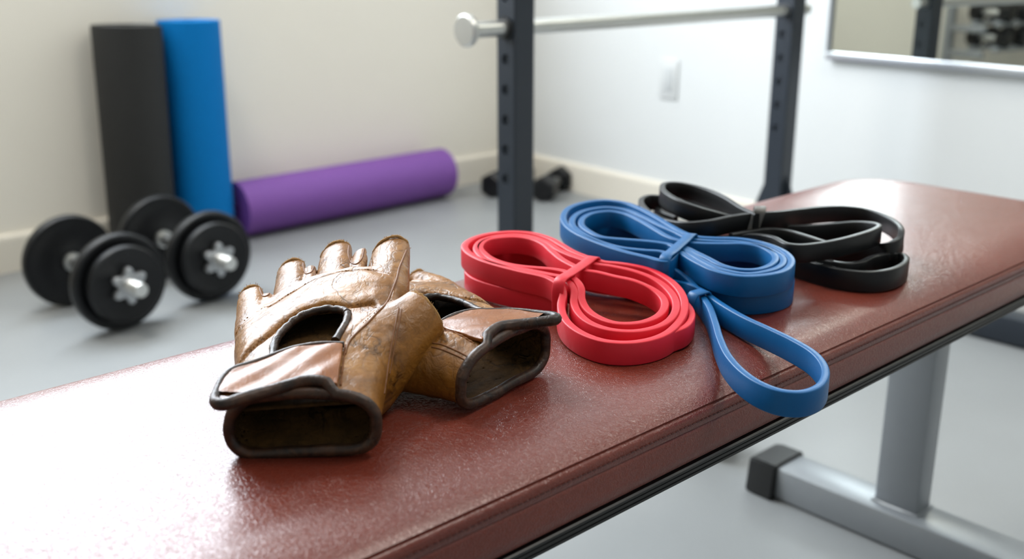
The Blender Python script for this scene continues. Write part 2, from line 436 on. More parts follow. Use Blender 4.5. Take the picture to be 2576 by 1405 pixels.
# ================================================================ ADJUSTABLE DUMBBELLS
def plate(bm, R, T):
    p = [(.0155, -T / 2), (R * .30, -T / 2), (R * .33, -T / 2 + .002), (R * .80, -T / 2 + .003), (R * .86, -T / 2), (R * .96, -T / 2), (R * .99, -T / 2 + .003), (R, -T / 4), (R, T / 4), (R * .99, T / 2 - .003), (R * .96, T / 2), (R * .86, T / 2), (R * .80, T / 2 - .003), (R * .33, T / 2 - .002), (R * .30, T / 2), (.0155, T / 2), (.0155, -T / 2)]
    lathe_closed(bm, p, 64)
def star(bm, R, r, T, hole):
    n = 72; A, B = [], []
    pts = []
    for k in range(n):
        a = 2 * PI * k / n; t = .5 + .5 * math.cos(6 * a); pts.append((r + (R - r) * t ** .8, a))
    rings = []
    for z, s in ((-T / 2, .94), (-T / 2 + .002, 1), (T / 2 - .002, 1), (T / 2, .94)): rings.append([Vector((q * s * math.cos(a), q * s * math.sin(a), z)) for q, a in pts])
    loft(bm, rings)
def disc_dumbbell(near, far, label, rest=.098):
    near, far = Vector(near), Vector(far); ax = (near - far).normalized(); mid = (near + far) / 2; hl = .112
    t = empty('dumbbell', Vector((mid.x, mid.y, 0)), label, 'dumbbell', 'adjustable plate dumbbells'); t.rotation_euler = (0, 0, math.atan2(ax.y, ax.x))
    RY = Matrix.Rotation(PI / 2, 3, 'Y')
    def part(name, build, x, mat, smooth=35, sub=None):
        bm = bmesh.new(); build(bm); bmesh.ops.rotate(bm, cent=(0, 0, 0), matrix=RY, verts=bm.verts); bmesh.ops.translate(bm, vec=(x, 0, rest + .0), verts=bm.verts)
        return obj(name, bm, mat, t, smooth)
    rod = [(0, -.198), (.013, -.198), (.0145, -.196)]
    z = -.193
    while z < -.125: rod += [(.0145, z), (.0134, z + .001), (.0145, z + .002)]; z += .003
    rod += [(.0145, -.11), (.0145, .11)]; z = .125
    while z < .193: rod += [(.0145, z), (.0134, z + .001), (.0145, z + .002)]; z += .003
    rod += [(.0145, .196), (.013, .198), (0, .198)]
    part('handle_rod', lambda b: lathe_closed(b, rod, 32), 0, M_chrome, 50)
    for s in (-1, 1):
        part('plate', lambda b: plate(b, .098, .024), s * .108, M_plate)
        part('plate', lambda b: plate(b, .0775, .022), s * .1315, M_plate)
        part('star_nut', lambda b: star(b, .038, .024, .013, .012), s * .150, M_zinc)
        part('inner_collar', lambda b: lathe_closed(b, [(.012, -.004), (.02, -.004), (.02, .004), (.012, .004), (.012, -.004)], 24), s * .091, M_chrome)
    return t
A1 = Vector((-.858, 2.06, 0)); D1 = Vector((.73, -.683, 0)).normalized()
disc_dumbbell(A1 + D1 * .1, A1 - D1 * .1, 'black plate dumbbell with star nuts, nearer the bench and left of its twin')
A2 = Vector((-.728, 2.245, 0)); D2 = Vector((.71, -.704, 0)).normalized()
disc_dumbbell(A2 + D2 * .1, A2 - D2 * .1, 'black plate dumbbell with star nuts, right behind its twin and against blue mat')

# ================================================================ HEX DUMBBELLS
def hexhead(bm, r, l, x):
    rings = []
    for dx, s in ((-l / 2, .8), (-l / 2 + .006, 1), (l / 2 - .006, 1), (l / 2, .8)):
        rings.append([Vector((x + dx, r * s * math.cos(PI / 3 * k + PI / 6), r * s * math.sin(PI / 3 * k + PI / 6))) for k in range(6)])
    loft(bm, rings)
def hex_dumbbell(r=.036, l=.055, gap=.11):
    t = bpy.data.objects.new('hex_dumbbell', None); COL.objects.link(t); t.empty_display_size = .05
    bm = bmesh.new(); hexhead(bm, r, l, -(gap + l) / 2); obj('head', bm, M_plate, t)
    bm = bmesh.new(); hexhead(bm, r, l, (gap + l) / 2); obj('head', bm, M_plate, t)
    bm = bmesh.new(); lathe_closed(bm, [(0, -gap / 2 - .002), (.012, -gap / 2 - .002), (.012, -.04), (.015, 0), (.012, .04), (.012, gap / 2 + .002), (0, gap / 2 + .002)], 20, mat=Matrix.Rotation(PI / 2, 3, 'Y')); obj('grip', bm, M_chrome, t, 50)
    return t
h0 = hex_dumbbell(.042, .06, .10); AP = .042 * math.cos(PI / 6)
h0.location = (.128, 3.20, AP); h0.rotation_euler = (0, 0, math.atan2(.94, .36))
tag(h0, 'small black hex dumbbell on the floor right of the perforated rack post', 'dumbbell', 'hex dumbbells by the room corner')
h1 = copy_tree(h0); h1.location = (-.012, 3.25, AP); h1.rotation_euler = (0, 0, math.radians(60))
tag(h1, 'small black hex dumbbell on the floor mostly hidden behind the rack post', 'dumbbell')

# ================================================================ MATS
def spiral_mat(name, R, L, mat, core=.018, th=.008, turns=None, label=None):
    n = 260; tt = int((R - core) / th); pts = []
    bm = bmesh.new()
    k0 = R - tt * th
    path = []
    for i in range(n + 1):
        a = 2 * PI * tt * i / n; r = k0 + th * a / (2 * PI); path.append((r, a))
    inner = [(r - th * .96, a) for r, a in path]
    rings = []
    for (r, a), (ri, _) in zip(path, inner):
        c, s = math.cos(a), math.sin(a)
        rings.append([Vector((ri * c, ri * s, .0)), Vector((r * c, r * s, .0)), Vector((r * c, r * s, L)), Vector((ri * c, ri * s, L))])
    # fine angular subdivision for the outside
    loft(bm, rings)
    return bm
def mat_roll(label, R, L, mat, base, top_dir, name='yoga_mat', end_rot=0):
    n_turn_pts = 0
    th = .0085; tt = int((R - .016) / th); N = tt * 40; rings = []
    for i in range(N + 1):
        a = 2 * PI * i / 40; r = R - th * (tt - i / 40); a += end_rot
        ri = r - th * .94; c, s = math.cos(a), math.sin(a)
        rings.append([Vector((ri * c, ri * s, 0)), Vector((r * c, r * s, 0)), Vector((r * c, r * s, L)), Vector((ri * c, ri * s, L))])
    bm = bmesh.new(); loft(bm, rings)
    o = obj(name, bm, mat, None, 40); o.location = base; o.rotation_euler = zto(top_dir).to_euler()
    return tag(o, label, 'exercise mat')
lean = Vector((-.02, .035, 1)).normalized()
def stand(px, py, R, inw):      # a foot point on the floor
    p = W(px, py, 0); return p
mb_ = W(352, 640, 0); mat_roll('charcoal rolled mat standing upright against the wall, left of the blue mat', .083, .556, M_mat_black, (-.912, 2.512, .002), Vector((.016, .018, 1)))
mat_roll('bright blue rolled mat standing upright against the wall beside the charcoal one', .080, .560, M_mat_blue, (-.797, 2.632, .002), Vector((.006, .008, 1)), end_rot=2.2)
pa, pb = Vector((-.727, 2.692, .0765)), Vector((-.215, 3.187, .0765))
mat_roll('purple rolled mat lying on the floor along the baseboard', .076, (pb - pa).length, M_mat_purple, pa, pb - pa, end_rot=1.0)

# ================================================================ DUMBBELL RACK (seen in the mirror)
ANG_L = math.atan2(-WL.y, -WL.x)
RKY = -.16
dr0 = Vector((-1.66, 1.70, 0))
dr = empty('dumbbell_rack', dr0, 'grey steel two tier dumbbell rack seen reflected in the wall mirror', 'dumbbell rack', rotz=ANG_L)
bm = bmesh.new()
bm.free()
for x in (0, 1.2):
    bm = bmesh.new()
    box(bm, (x, RKY, .31), (.04, .04, .62), None, .003)
    for zz in (.285, .395): box(bm, (x, RKY * .5, zz), (.03, .20, .03), None, .003)
    box(bm, (x, 0, .60), (.04, .30, .03), None, .003); box(bm, (x, 0, .03), (.04, .42, .04), None, .003)
    obj('side_frame', bm, M_silver, dr, 40)
TI = ((.31, .0), (.42, .0))
for z, y0 in TI:
    for y in (-.055, .055):
        bm = bmesh.new(); box(bm, (.6, y0 + y, z), (1.16, .03, .02), None, .003); obj('rail', bm, M_silver, dr, 40)
proto = hex_dumbbell(.042, .055, .085); first = True
words = ['first', 'second', 'third', 'fourth', 'fifth', 'sixth', 'seventh', 'eighth']
for ti, (z, y0) in enumerate(TI):
    for k in range(8):
        o = proto if first else copy_tree(proto); first = False
        lp = Vector((.07 + k * .135, y0, z + .01 + .042 * math.cos(PI / 6)))
        o.location = dr0 + Matrix.Rotation(ANG_L, 3, 'Z') @ lp; o.rotation_euler = (0, 0, ANG_L + PI / 2)
        tag(o, 'black hex dumbbell, %s along the %s tier of the grey rack' % (words[k], ('lower', 'upper')[ti]), 'dumbbell', 'hex dumbbells on the grey rack')
# ================================================================ RESISTANCE BANDS
def ribbon(bm, P, t=.0058, h=.0165, closed=True, sub=7, bev=.0009):
    """P: list of (px, py, z_top[, height, lean]); px,py survey the top edge of the ribbon."""
    pts = []
    for q in P:
        z = q[2]; hh = q[3] if len(q) > 3 else h; ln = q[4] if len(q) > 4 else 0.0
        w = W(q[0], q[1], z); pts.append((w.x, w.y, z, hh, ln))
    ribbon3(bm, pts, t, closed, sub, bev)
def ribbon3(bm, pts, t, closed, sub=7, bev=.0009):
    C = catmull(pts, closed, sub); n = len(C); rings = []
    for i in range(n):
        if closed: d = C[(i + 1) % n][:3] - C[i - 1][:3]
        else: d = C[min(i + 1, n - 1)][:3] - C[max(i - 1, 0)][:3]
        d = Vector(d); s = Vector((d.y, -d.x, 0))
        if s.length < 1e-7: s = Vector((1, 0, 0))
        s.normalize(); d.normalize(); up = s.cross(d).normalized()
        if up.z < 0: up = -up
        x, y, z, hh, ln = C[i]; up = (up + s * ln).normalized(); s2 = s
        top = Vector((x, y, z)); a, b = t / 2, bev
        prof = [(-a, -b), (-a + b * .3, -b * .3), (-a + b, 0), (a - b, 0), (a - b * .3, -b * .3), (a, -b), (a, -hh + b), (a - b * .3, -hh + b * .3), (a - b, -hh), (-a + b, -hh), (-a + b * .3, -hh + b * .3), (-a, -hh + b)]
        rings.append([top + s2 * u + up * v for u, v in prof])
    loft(bm, rings, closed=closed)
def tie(bm, P, width, th=.0016):
    """strap wrapped over a bundle: P = 3-D points of its middle line, width along wdir"""
    pts, wdir = P
    C = catmull([tuple(p) for p in pts], False, 6); rings = []
    n = len(C); wd = Vector(wdir).normalized()
    for i in range(n):
        d = Vector(C[min(i + 1, n - 1)] - C[max(i - 1, 0)]).normalized(); w_ = (wd - d * wd.dot(d)).normalized(); nn = d.cross(w_)
        c = Vector(C[i]); e = th * .3
        rings.append([c + w_ * u + nn * v for u, v in ((-width / 2 + e, -th / 2), (width / 2 - e, -th / 2), (width / 2, -th / 2 + e), (width / 2, th / 2 - e), (width / 2 - e, th / 2), (-width / 2 + e, th / 2), (-width / 2, th / 2 - e), (-width / 2, -th / 2 + e))])
    loft(bm, rings)
def Z(l, S, ox, oy, z): return [(ox + q[0] / S, oy + q[1] / S, z if len(q) < 3 else q[2]) + tuple(q[3:]) for q in l]
def band(name, label, origin, mat, parts, ties, tmat=None):
    r = empty(name, origin, label, 'resistance band'); T = Matrix.Translation(-Vector(origin))
    for nm, fn in parts + ties:
        bm = bmesh.new(); fn(bm); bmesh.ops.transform(bm, matrix=T, verts=bm.verts); obj(nm, bm, (tmat or mat) if nm == 'band_tie' else mat, r, 50)
    return r
B = .4500
# ---- red
R_ = lambda l, z: Z(l, 3.5125, 1140, 540, z)
zu, zl, H1 = B + .0335, B + .0168, .0166
red_outer = R_([(930, 600, zu - .001), (830, 545), (600, 492), (400, 440), (250, 392), (145, 335), (100, 280), (125, 235), (210, 190), (350, 158), (540, 145), (700, 158), (850, 200), (960, 260), (1060, 318), (1160, 358), (1245, 385), (1340, 410, zu - .001), (1450, 420, zu - .002), (1600, 442, zu - .004), (1750, 480, zu - .006), (1900, 560, zu - .008), (2000, 655, zu - .010), (2045, 760, zu - .012), (2035, 860, zu - .014), (1980, 955, zu - .0155), (1880, 1040, B + .0172), (1740, 1093, B + .0170), (1550, 1120, B + .0168), (1350, 1108, B + .0168), (1170, 1052, B + .0170), (1040, 970, B + .0178), (972, 880, B + .0195), (955, 780, B + .0225), (972, 690, B + .027), (960, 630, B + .031)], zu)
red_mid = R_([(1010, 580, zu - .001), (980, 545), (860, 520), (700, 488), (560, 462), (440, 440), (310, 402), (240, 350), (205, 290), (250, 225), (340, 192), (420, 178), (550, 170), (700, 188), (830, 235), (930, 300), (1040, 350), (1160, 392), (1260, 425), (1400, 447, zu - .002), (1600, 490, zu - .004), (1780, 560, zu - .007), (1900, 650, zu - .010), (1965, 750, zu - .012), (1962, 850, zu - .013), (1900, 930, zu - .0145), (1790, 985, B + .0180), (1600, 1020, B + .0178), (1400, 1008, B + .0178), (1220, 950, B + .0182), (1110, 860, B + .0200), (1068, 760, B + .0235), (1070, 660, B + .029), (1040, 605, B + .032)], zu)
red_in = R_([(1060, 550, zu), (1010, 500), (900, 475), (760, 462), (600, 448), (470, 425), (350, 385), (270, 330), (235, 275), (290, 218), (400, 195), (560, 188), (700, 208), (800, 250), (880, 320), (960, 385), (1060, 440), (1150, 478), (1280, 500, zu - .001), (1420, 535, zu - .003), (1600, 575, zu - .005), (1750, 640, zu - .009), (1850, 720, zu - .012), (1870, 800, zu - .0135), (1800, 890, zu - .0145), (1640, 945, B + .0185), (1450, 950, B + .0185), (1290, 900, B + .019), (1180, 820, B + .021), (1135, 730, B + .025), (1130, 640, B + .030), (1095, 580, B + .0325)], zu)
red_low = R_([(930, 745, zl), (760, 700, zl), (560, 660, zl), (350, 610, zl), (190, 555, zl), (125, 495, zl), (160, 430, zl), (290, 360, zl), (460, 312, zl), (600, 300, zl), (760, 320, zl), (880, 370, zl), (1040, 450, zl), (1200, 520, zl), (1450, 560, zl), (1700, 600, zl), (1920, 680, zl), (2055, 770, zl), (2108, 850, zl), (2098, 925, zl), (2040, 985, zl), (1950, 1022, B + .0160), (1850, 1056, B + .0160), (1740, 1093, B + .0160)], zl)
def tie3(pl, ph, zl_, zh_, drop_l, drop_h, wdir, width):
    a = W(pl[0], pl[1], zl_); b = W(ph[0], ph[1], zh_); d = (b - a); d.z = 0; d.normalize()
    pts = [a - d * .0012 + Vector((0, 0, -drop_l)), a - d * .0016 + Vector((0, 0, -.004)), a + d * .002 + Vector((0, 0, .0016)), a.lerp(b, .3) + Vector((0, 0, .0018)), a.lerp(b, .7) + Vector((0, 0, .0018)), b - d * .002 + Vector((0, 0, .0016)), b + d * .0016 + Vector((0, 0, -.004)), b + d * .0014 + Vector((0, 0, -drop_h))]
    return (pts, wdir), width
def mk_tie(*a):
    def f(bm): P, w_ = tie3(*a); tie(bm, P, w_)
    return f
rz = W(1405, 712, B)
band('resistance_band', 'coral red resistance band coiled in a figure eight, beside the gloves', W(1450, 740, B), M_red,
     [('loop', lambda bm: ribbon(bm, red_outer, .0062, H1)), ('loop', lambda bm: ribbon(bm, red_mid, .0060, H1 - .001)), ('loop', lambda bm: ribbon(bm, red_in, .0060, H1 - .001)), ('loop', lambda bm: ribbon(bm, red_low, .0050, .0150, closed=False))],
     [('band_tie', mk_tie((1406, 712), (1497, 650), B + .0335, B + .0335, .027, .020, (.9, -.45, 0), .0094))])
# ---- blue
B_ = lambda l, z: Z(l, 2.4653, 1390, 480, z)
zb = B + .0350; HB = .0172
blue_outer = B_([(700, 430, zb), (600, 408), (450, 372), (300, 322), (160, 262), (85, 205), (68, 150), (110, 98), (200, 68), (320, 55), (450, 70), (550, 108), (650, 162), (740, 215), (820, 256), (900, 280), (1000, 287), (1150, 291), (1280, 312), (1400, 352), (1470, 400), (1480, 448), (1430, 492), (1320, 516), (1170, 522), (1020, 492), (920, 448), (830, 398), (780, 370)], zb)
blue_mid = B_([(740, 400, zb - .001), (680, 372), (560, 362), (420, 345), (280, 305), (180, 255), (125, 205), (135, 155), (200, 118), (330, 98), (450, 112), (560, 155), (660, 205), (760, 248), (860, 292), (1000, 305), (1150, 310), (1270, 330), (1370, 368), (1430, 410), (1420, 455), (1340, 490), (1200, 508), (1050, 480), (940, 432), (860, 385), (800, 352)], zb)
blue_in = B_([(770, 345, zb), (720, 325), (600, 308), (450, 296), (310, 282), (225, 245), (180, 205), (195, 160), (255, 133), (350, 122), (450, 137), (550, 182), (640, 235), (720, 280), (800, 305), (900, 318, ), (1050, 322), (1180, 322), (1290, 340), (1360, 375), (1385, 415), (1350, 455), (1260, 482), (1150, 480), (1050, 455), (960, 410), (880, 372), (820, 345)], zb)
zc = B + .0175
blue_low = B_([(560, 560, zc), (350, 480, zc), (180, 400, zc), (100, 320, zc), (130, 260, zc), (250, 225, zc), (400, 210, zc), (520, 225, zc), (650, 290, zc), (800, 350, zc), (1000, 400, zc), (1180, 405, zc), (1330, 440, zc), (1440, 490, zc), (1478, 545, zc), (1450, 590, zc), (1350, 620, zc), (1200, 632, zc), (1060, 618, zc), (930, 575, zc), (780, 560, zc)], zc)
zt = B + .0180
blue_tail = B_([(700, 462, zb - .006), (760, 480, zb - .010), (830, 530, zt + .003), (890, 590, zt + .001), (925, 640, zt), (975, 715, zt), (1010, 810, zt), (1040, 910, zt), (1095, 1020, zt), (1190, 1120, zt), (1300, 1190, zt), (1420, 1232, zt), (1540, 1240, zt), (1640, 1210, zt), (1690, 1150, zt), (1685, 1075, zt), (1620, 995, zt), (1500, 922, zt), (1350, 850, zt), (1200, 782, zt), (1080, 715, zt), (985, 652, zt), (930, 610, zt + .001), (860, 575, zt + .003), (790, 560, zt), (700, 540, zt)], zt)
band('resistance_band', 'cobalt blue resistance band with a long loop hanging over the bench edge', W(1700, 700, B), M_blue,
     [('loop', lambda bm: ribbon(bm, blue_outer, .0062, HB)), ('loop', lambda bm: ribbon(bm, blue_mid, .0058, HB - .001)), ('loop', lambda bm: ribbon(bm, blue_in, .0058, HB - .001)), ('loop', lambda bm: ribbon(bm, blue_low, .0062, .0172)), ('tail_loop', lambda bm: ribbon(bm, blue_tail, .0052, .0165, closed=False))],
     [('band_tie', mk_tie((1672, 654), (1742, 592), B + .035, B + .0352, .020, .018, (.9, -.45, 0), .0095)),
      ('band_tie', mk_tie((1741, 745), (1778, 735), B + .0185, B + .0190, .016, .014, (.55, -.83, 0), .0105))])
# ---- black
K_ = lambda l, z: Z(l, 3.481, 1580, 430, z)
zk = B + .046; HK = .0160
k1 = K_([(1130, 372, zk), (1000, 318, zk), (850, 225, zk + .001), (700, 158, zk + .002), (550, 115, zk + .003), (420, 95, zk + .004), (330, 100, zk + .004), (300, 140, zk + .004), (350, 195, zk + .004), (470, 258, zk + .003), (620, 310, zk), (760, 350, B + .042), (900, 384, B + .038), (1040, 400, B + .035), (1130, 408, B + .034)], zk)
k2 = K_([(300, 212, B + .030), (190, 208, B + .030), (125, 232, B + .030), (115, 270, B + .030), (150, 320, B + .030), (230, 378, B + .031), (340, 420, B + .033), (500, 442, B + .038), (700, 430, B + .042), (900, 390, B + .0445), (1080, 365, B + .045), (1300, 350, B + .0445), (1500, 328, B + .041), (1700, 308, B + .040), (1880, 303, B + .039), (2060, 322, B + .038), (2220, 370, B + .037), (2340, 435, B + .036), (2395, 510, B + .035), (2375, 575, B + .031), (2295, 618, B + .028), (2190, 636, B + .024), (2080, 642, B + .021), (1950, 642, B + .019), (1800, 645, B + .0185), (1600, 655, B + .0185)], zk)
k3 = K_([(700, 590, B + .028), (900, 560, B + .030), (1080, 545, B + .032), (1250, 565, B + .034), (1400, 630, B + .037), (1500, 640, B + .037), (1650, 628, B + .037), (1850, 592, B + .038), (2020, 548, B + .039), (2150, 505, B + .040), (2200, 470, B + .040), (2130, 445, B + .038), (1980, 440, B + .035), (1800, 455, B + .032), (1600, 470, B + .030), (1400, 470, B + .029), (1180, 460, B + .028)], zk)
k4 = K_([(1000, 610, B + .018), (1200, 660, B + .018), (1400, 720, B + .0185), (1560, 775, B + .0185), (1700, 815, B + .0185), (1850, 850, B + .0185), (2020, 872, B + .0185), (2180, 872, B + .0185), (2330, 845, B + .0185), (2425, 790, B + .0185), (2430, 740, B + .0185), (2370, 712, B + .0185), (2260, 715, B + .0185), (2140, 745, B + .0185), (2030, 790, B + .0185), (1900, 800, B + .0185), (1750, 775, B + .0185), (1550, 720, B + .0185), (1300, 640, B + .0185)], zk)
k5 = K_([(900, 545, B + .033), (1080, 515, B + .033), (1200, 498, B + .033), (1300, 500, B + .033), (1420, 520, B + .0325), (1560, 560, B + .032), (1700, 605, B + .031), (1820, 640, B + .029)], zk)
k6 = K_([(420, 395, B + .018), (300, 350, B + .018), (250, 290, B + .018), (330, 250, B + .018), (500, 240, B + .018), (700, 290, B + .018), (900, 380, B + .018), (1200, 480, B + .018), (1500, 540, B + .018), (1750, 540, B + .018)], zk)
band('resistance_band', 'black resistance band in loose overlapping loops, farthest along the bench', W(1920, 620, B), M_blk,
     [('loop', lambda bm: ribbon(bm, k1, .0055, HK, closed=False)), ('loop', lambda bm: ribbon(bm, k2, .0055, HK, closed=False)), ('loop', lambda bm: ribbon(bm, k3, .0055, HK, closed=False)), ('loop', lambda bm: ribbon(bm, k4, .0055, .0180, closed=False)), ('loop', lambda bm: ribbon(bm, k5, .0055, .017, closed=False)), ('loop', lambda bm: ribbon(bm, k6, .0055, .017, closed=False))],
     [('band_tie', lambda bm: tie(bm, ([(.2160, .9205, .4680), (.2185, .9205, .4810), (.2215, .9205, .4930), (.2235, .922, .4978), (.2255, .929, .4990), (.2265, .937, .4975), (.2265, .940, .4890)], (1, 0, 0)), .0105))], M_blk_tie)
# ================================================================ GLOVES (modelled as signed-distance volumes, meshed with surface nets)
def surface_nets(F, org, h):
    F = F.astype(np.float32); S = F < 0
    nx, ny, nz = F.shape
    c = [(i, j, k) for i in (0, 1) for j in (0, 1) for k in (0, 1)]
    cnt = np.zeros((nx - 1, ny - 1, nz - 1), np.int8)
    for i, j, k in c: cnt += S[i:nx - 1 + i, j:ny - 1 + j, k:nz - 1 + k]
    act = (cnt > 0) & (cnt < 8); idx = np.full(act.shape, -1, np.int32); A = np.argwhere(act); idx[act] = np.arange(len(A))
    acc = np.zeros((len(A), 3)); num = np.zeros(len(A))
    vals = {q: F[A[:, 0] + q[0], A[:, 1] + q[1], A[:, 2] + q[2]] for q in c}
    for a in c:
        for ax in range(3):
            if a[ax] == 0:
                b = list(a); b[ax] = 1; b = tuple(b)
                va, vb = vals[a], vals[b]; m = (va < 0) != (vb < 0)
                t = np.where(m, va / np.where(m, va - vb, 1), 0)
                p = np.array(a, float)[None, :] * np.ones((len(A), 1)); p[:, ax] += t
                acc[m] += p[m]; num[m] += 1
    V = (A + acc / num[:, None]) * h + np.array(org)
    faces = []
    for ax in range(3):
        u, v = [(1, 2), (2, 0), (0, 1)][ax]
        s0 = [slice(None)] * 3; s1 = [slice(None)] * 3; s0[ax] = slice(0, F.shape[ax] - 1); s1[ax] = slice(1, F.shape[ax])
        a, b = S[tuple(s0)], S[tuple(s1)]; E_ = np.argwhere(a != b)
        ok = (E_[:, u] > 0) & (E_[:, v] > 0) & (E_[:, u] < F.shape[u] - 1) & (E_[:, v] < F.shape[v] - 1); E_ = E_[ok]
        sg = a[E_[:, 0], E_[:, 1], E_[:, 2]]
        def g(du, dv):
            q = E_.copy(); q[:, u] -= du; q[:, v] -= dv; return idx[q[:, 0], q[:, 1], q[:, 2]]
        Q = np.stack([g(1, 1), g(0, 1), g(0, 0), g(1, 0)], 1); Q[~sg] = Q[~sg][:, ::-1]; faces.append(Q)
    return V, np.concatenate(faces)
def poly_sd(P, X, Y):
    P = np.array(P); d = np.full(X.shape, 1e9); s = np.ones(X.shape); n = len(P)
    for i in range(n):
        a, b = P[i], P[i - 1]; ex, ey = b - a; wx, wy = X - a[0], Y - a[1]
        t = np.clip((wx * ex + wy * ey) / (ex * ex + ey * ey + 1e-15), 0, 1)
        d = np.minimum(d, (wx - ex * t) ** 2 + (wy - ey * t) ** 2)
        c1 = Y >= a[1]; c2 = Y < b[1]; c3 = ex * wy > ey * wx
        s = np.where((c1 & c2 & c3) | (~c1 & ~c2 & ~c3), -s, s)
    return s * np.sqrt(d)
def line_d(P, X, Y):
    P = np.array(P); d = np.full(X.shape, 1e9)
    for a, b in zip(P, P[1:]):
        ex, ey = b - a; wx, wy = X - a[0], Y - a[1]; t = np.clip((wx * ex + wy * ey) / (ex * ex + ey * ey + 1e-15), 0, 1)
        d = np.minimum(d, (wx - ex * t) ** 2 + (wy - ey * t) ** 2)
    return np.sqrt(d)
def smin(a, b, k):
    h = np.clip(.5 + .5 * (b - a) / k, 0, 1); return b * (1 - h) + a * h - k * h * (1 - h)
def cone(X, Y, Zz, a, b, ra, rb, sq=1.0):
    a, b = np.array(a), np.array(b); d = b - a; L2 = d @ d
    px, py, pz = X - a[0], Y - a[1], Zz - a[2]; t = (px * d[0] + py * d[1] + pz * d[2]) / L2; tc = np.clip(t, -.2, 1.25)
    q = np.sqrt((px - tc * d[0]) ** 2 + (py - tc * d[1]) ** 2 + ((pz - tc * d[2]) * sq) ** 2)
    return q - (ra + (rb - ra) * np.clip(tc, 0, 1)), t, math.sqrt(L2)

# top plane of the front glove in the room
def PI_F(x, y): t = y - .53; return .489 + .12 * t + 1.15 * t * (x + .13) + .06 * (x + .12)
OF = (-.118, .533)
def g2(px, py, dz=0.0):                       # survey onto that plane -> glove coordinates (u across, v towards the fingers)
    z = .49
    for _ in range(40): w_ = W(px, py, z); z = z * .5 + .5 * (PI_F(w_.x, w_.y) + dz)
    w_ = W(px, py, z); return (w_.x - OF[0], w_.y - OF[1])
z1 = lambda l: [g2(500 + x / 4.132, 560 + y / 4.132) for x, y in l]
z2 = lambda l, dz=0.0: [g2(500 + x / 3.902, 820 + y / 3.902, dz) for x, y in l]
z3 = lambda l: [g2(940 + x / 3.346, 640 + y / 3.346) for x, y in l]
BODY = [g2(*q, dz=-.012) for q in ((566, 1075), (577, 1010), (590, 940))] + [g2(*q, dz=-.008) for q in ((587, 870), (590, 800), (597, 750))] + \
       [g2(*q) for q in ((650, 738), (700, 715), (770, 685), (830, 672), (890, 655), (950, 650), (1018, 640))] + [g2(*q, dz=-.01) for q in ((1012, 700), (1003, 770), (985, 850), (968, 930), (946, 1030))]
VB = -.03                                        # the body is modelled beyond the cuff and cut there
BODY = [(BODY[0][0] - .000, VB)] + BODY + [(BODY[-1][0] + .001, VB)]
FING = [  # base px, tip px, base radius, tip radius
    ((634, 772), (628, 716), .0106, .0088), ((727, 722), (731, 650), .0136, .0108), ((836, 695), (843, 606), .0146, .0121), ((966, 676), (981, 594), .0168, .0142)]
GUS = [((668, 752), (672, 708), .0052), ((777, 694), (781, 640), .0054), ((894, 668), (908, 596), .0066)]
USEAM = [[(652, 714), (654, 730), (662, 745), (674, 742), (683, 722), (690, 700)], [(763, 650), (763, 672), (770, 688), (783, 684), (792, 660), (801, 632)], [(880, 602), (876, 640), (884, 660), (896, 664), (910, 650), (917, 625), (932, 606)]]
SEAMS = {'knuckle_seam': z1([(385, 1000), (600, 890), (900, 740), (1200, 590), (1500, 500), (1750, 470), (2010, 505)]),
         'palm_seam': z1([(360, 1390), (500, 1290), (700, 1160), (900, 1010), (1100, 900), (1300, 850), (1600, 850), (1800, 800), (1880, 850)]),
         'thumb_seam': z1([(2075, 330), (2010, 550), (1980, 700), (1900, 850), (1800, 950), (1640, 1090), (1530, 1200), (1490, 1300)]),
         'cuff_seam': z2([(1440, 160), (1420, 300), (1400, 440), (1390, 540)])}
CUT = z1([(765, 1400), (790, 1220), (870, 1100), (1000, 1000), (1200, 925), (1430, 890), (1535, 915), (1548, 960), (1510, 1080), (1420, 1230)])
CUTC = CUT + z1([(1200, 1330), (900, 1420)])
FLAP_P = z2([(1425, 150), (1200, 180), (950, 240), (700, 320), (480, 410), (330, 480), (235, 570), (180, 690), (165, 790)], .003) + z2([(250, 830), (420, 770), (620, 690), (850, 610), (1050, 565), (1250, 560), (1370, 575)], .002)
FLAPB = FLAP_P[:-1]
def fbm(x, y, z, f, seed):
    r = np.random.RandomState(seed); o = 0
    for i in range(7):
        k = r.normal(size=3); k = k / np.linalg.norm(k) * f * (1.45 ** (i % 4)); o = o + np.sin(k[0] * x + k[1] * y + k[2] * z + r.rand() * 6.28 + 1.3 * np.sin(k[1] * x * .7 - k[2] * y * .6 + i)) / (1 + .5 * (i % 4))
    return o / 5

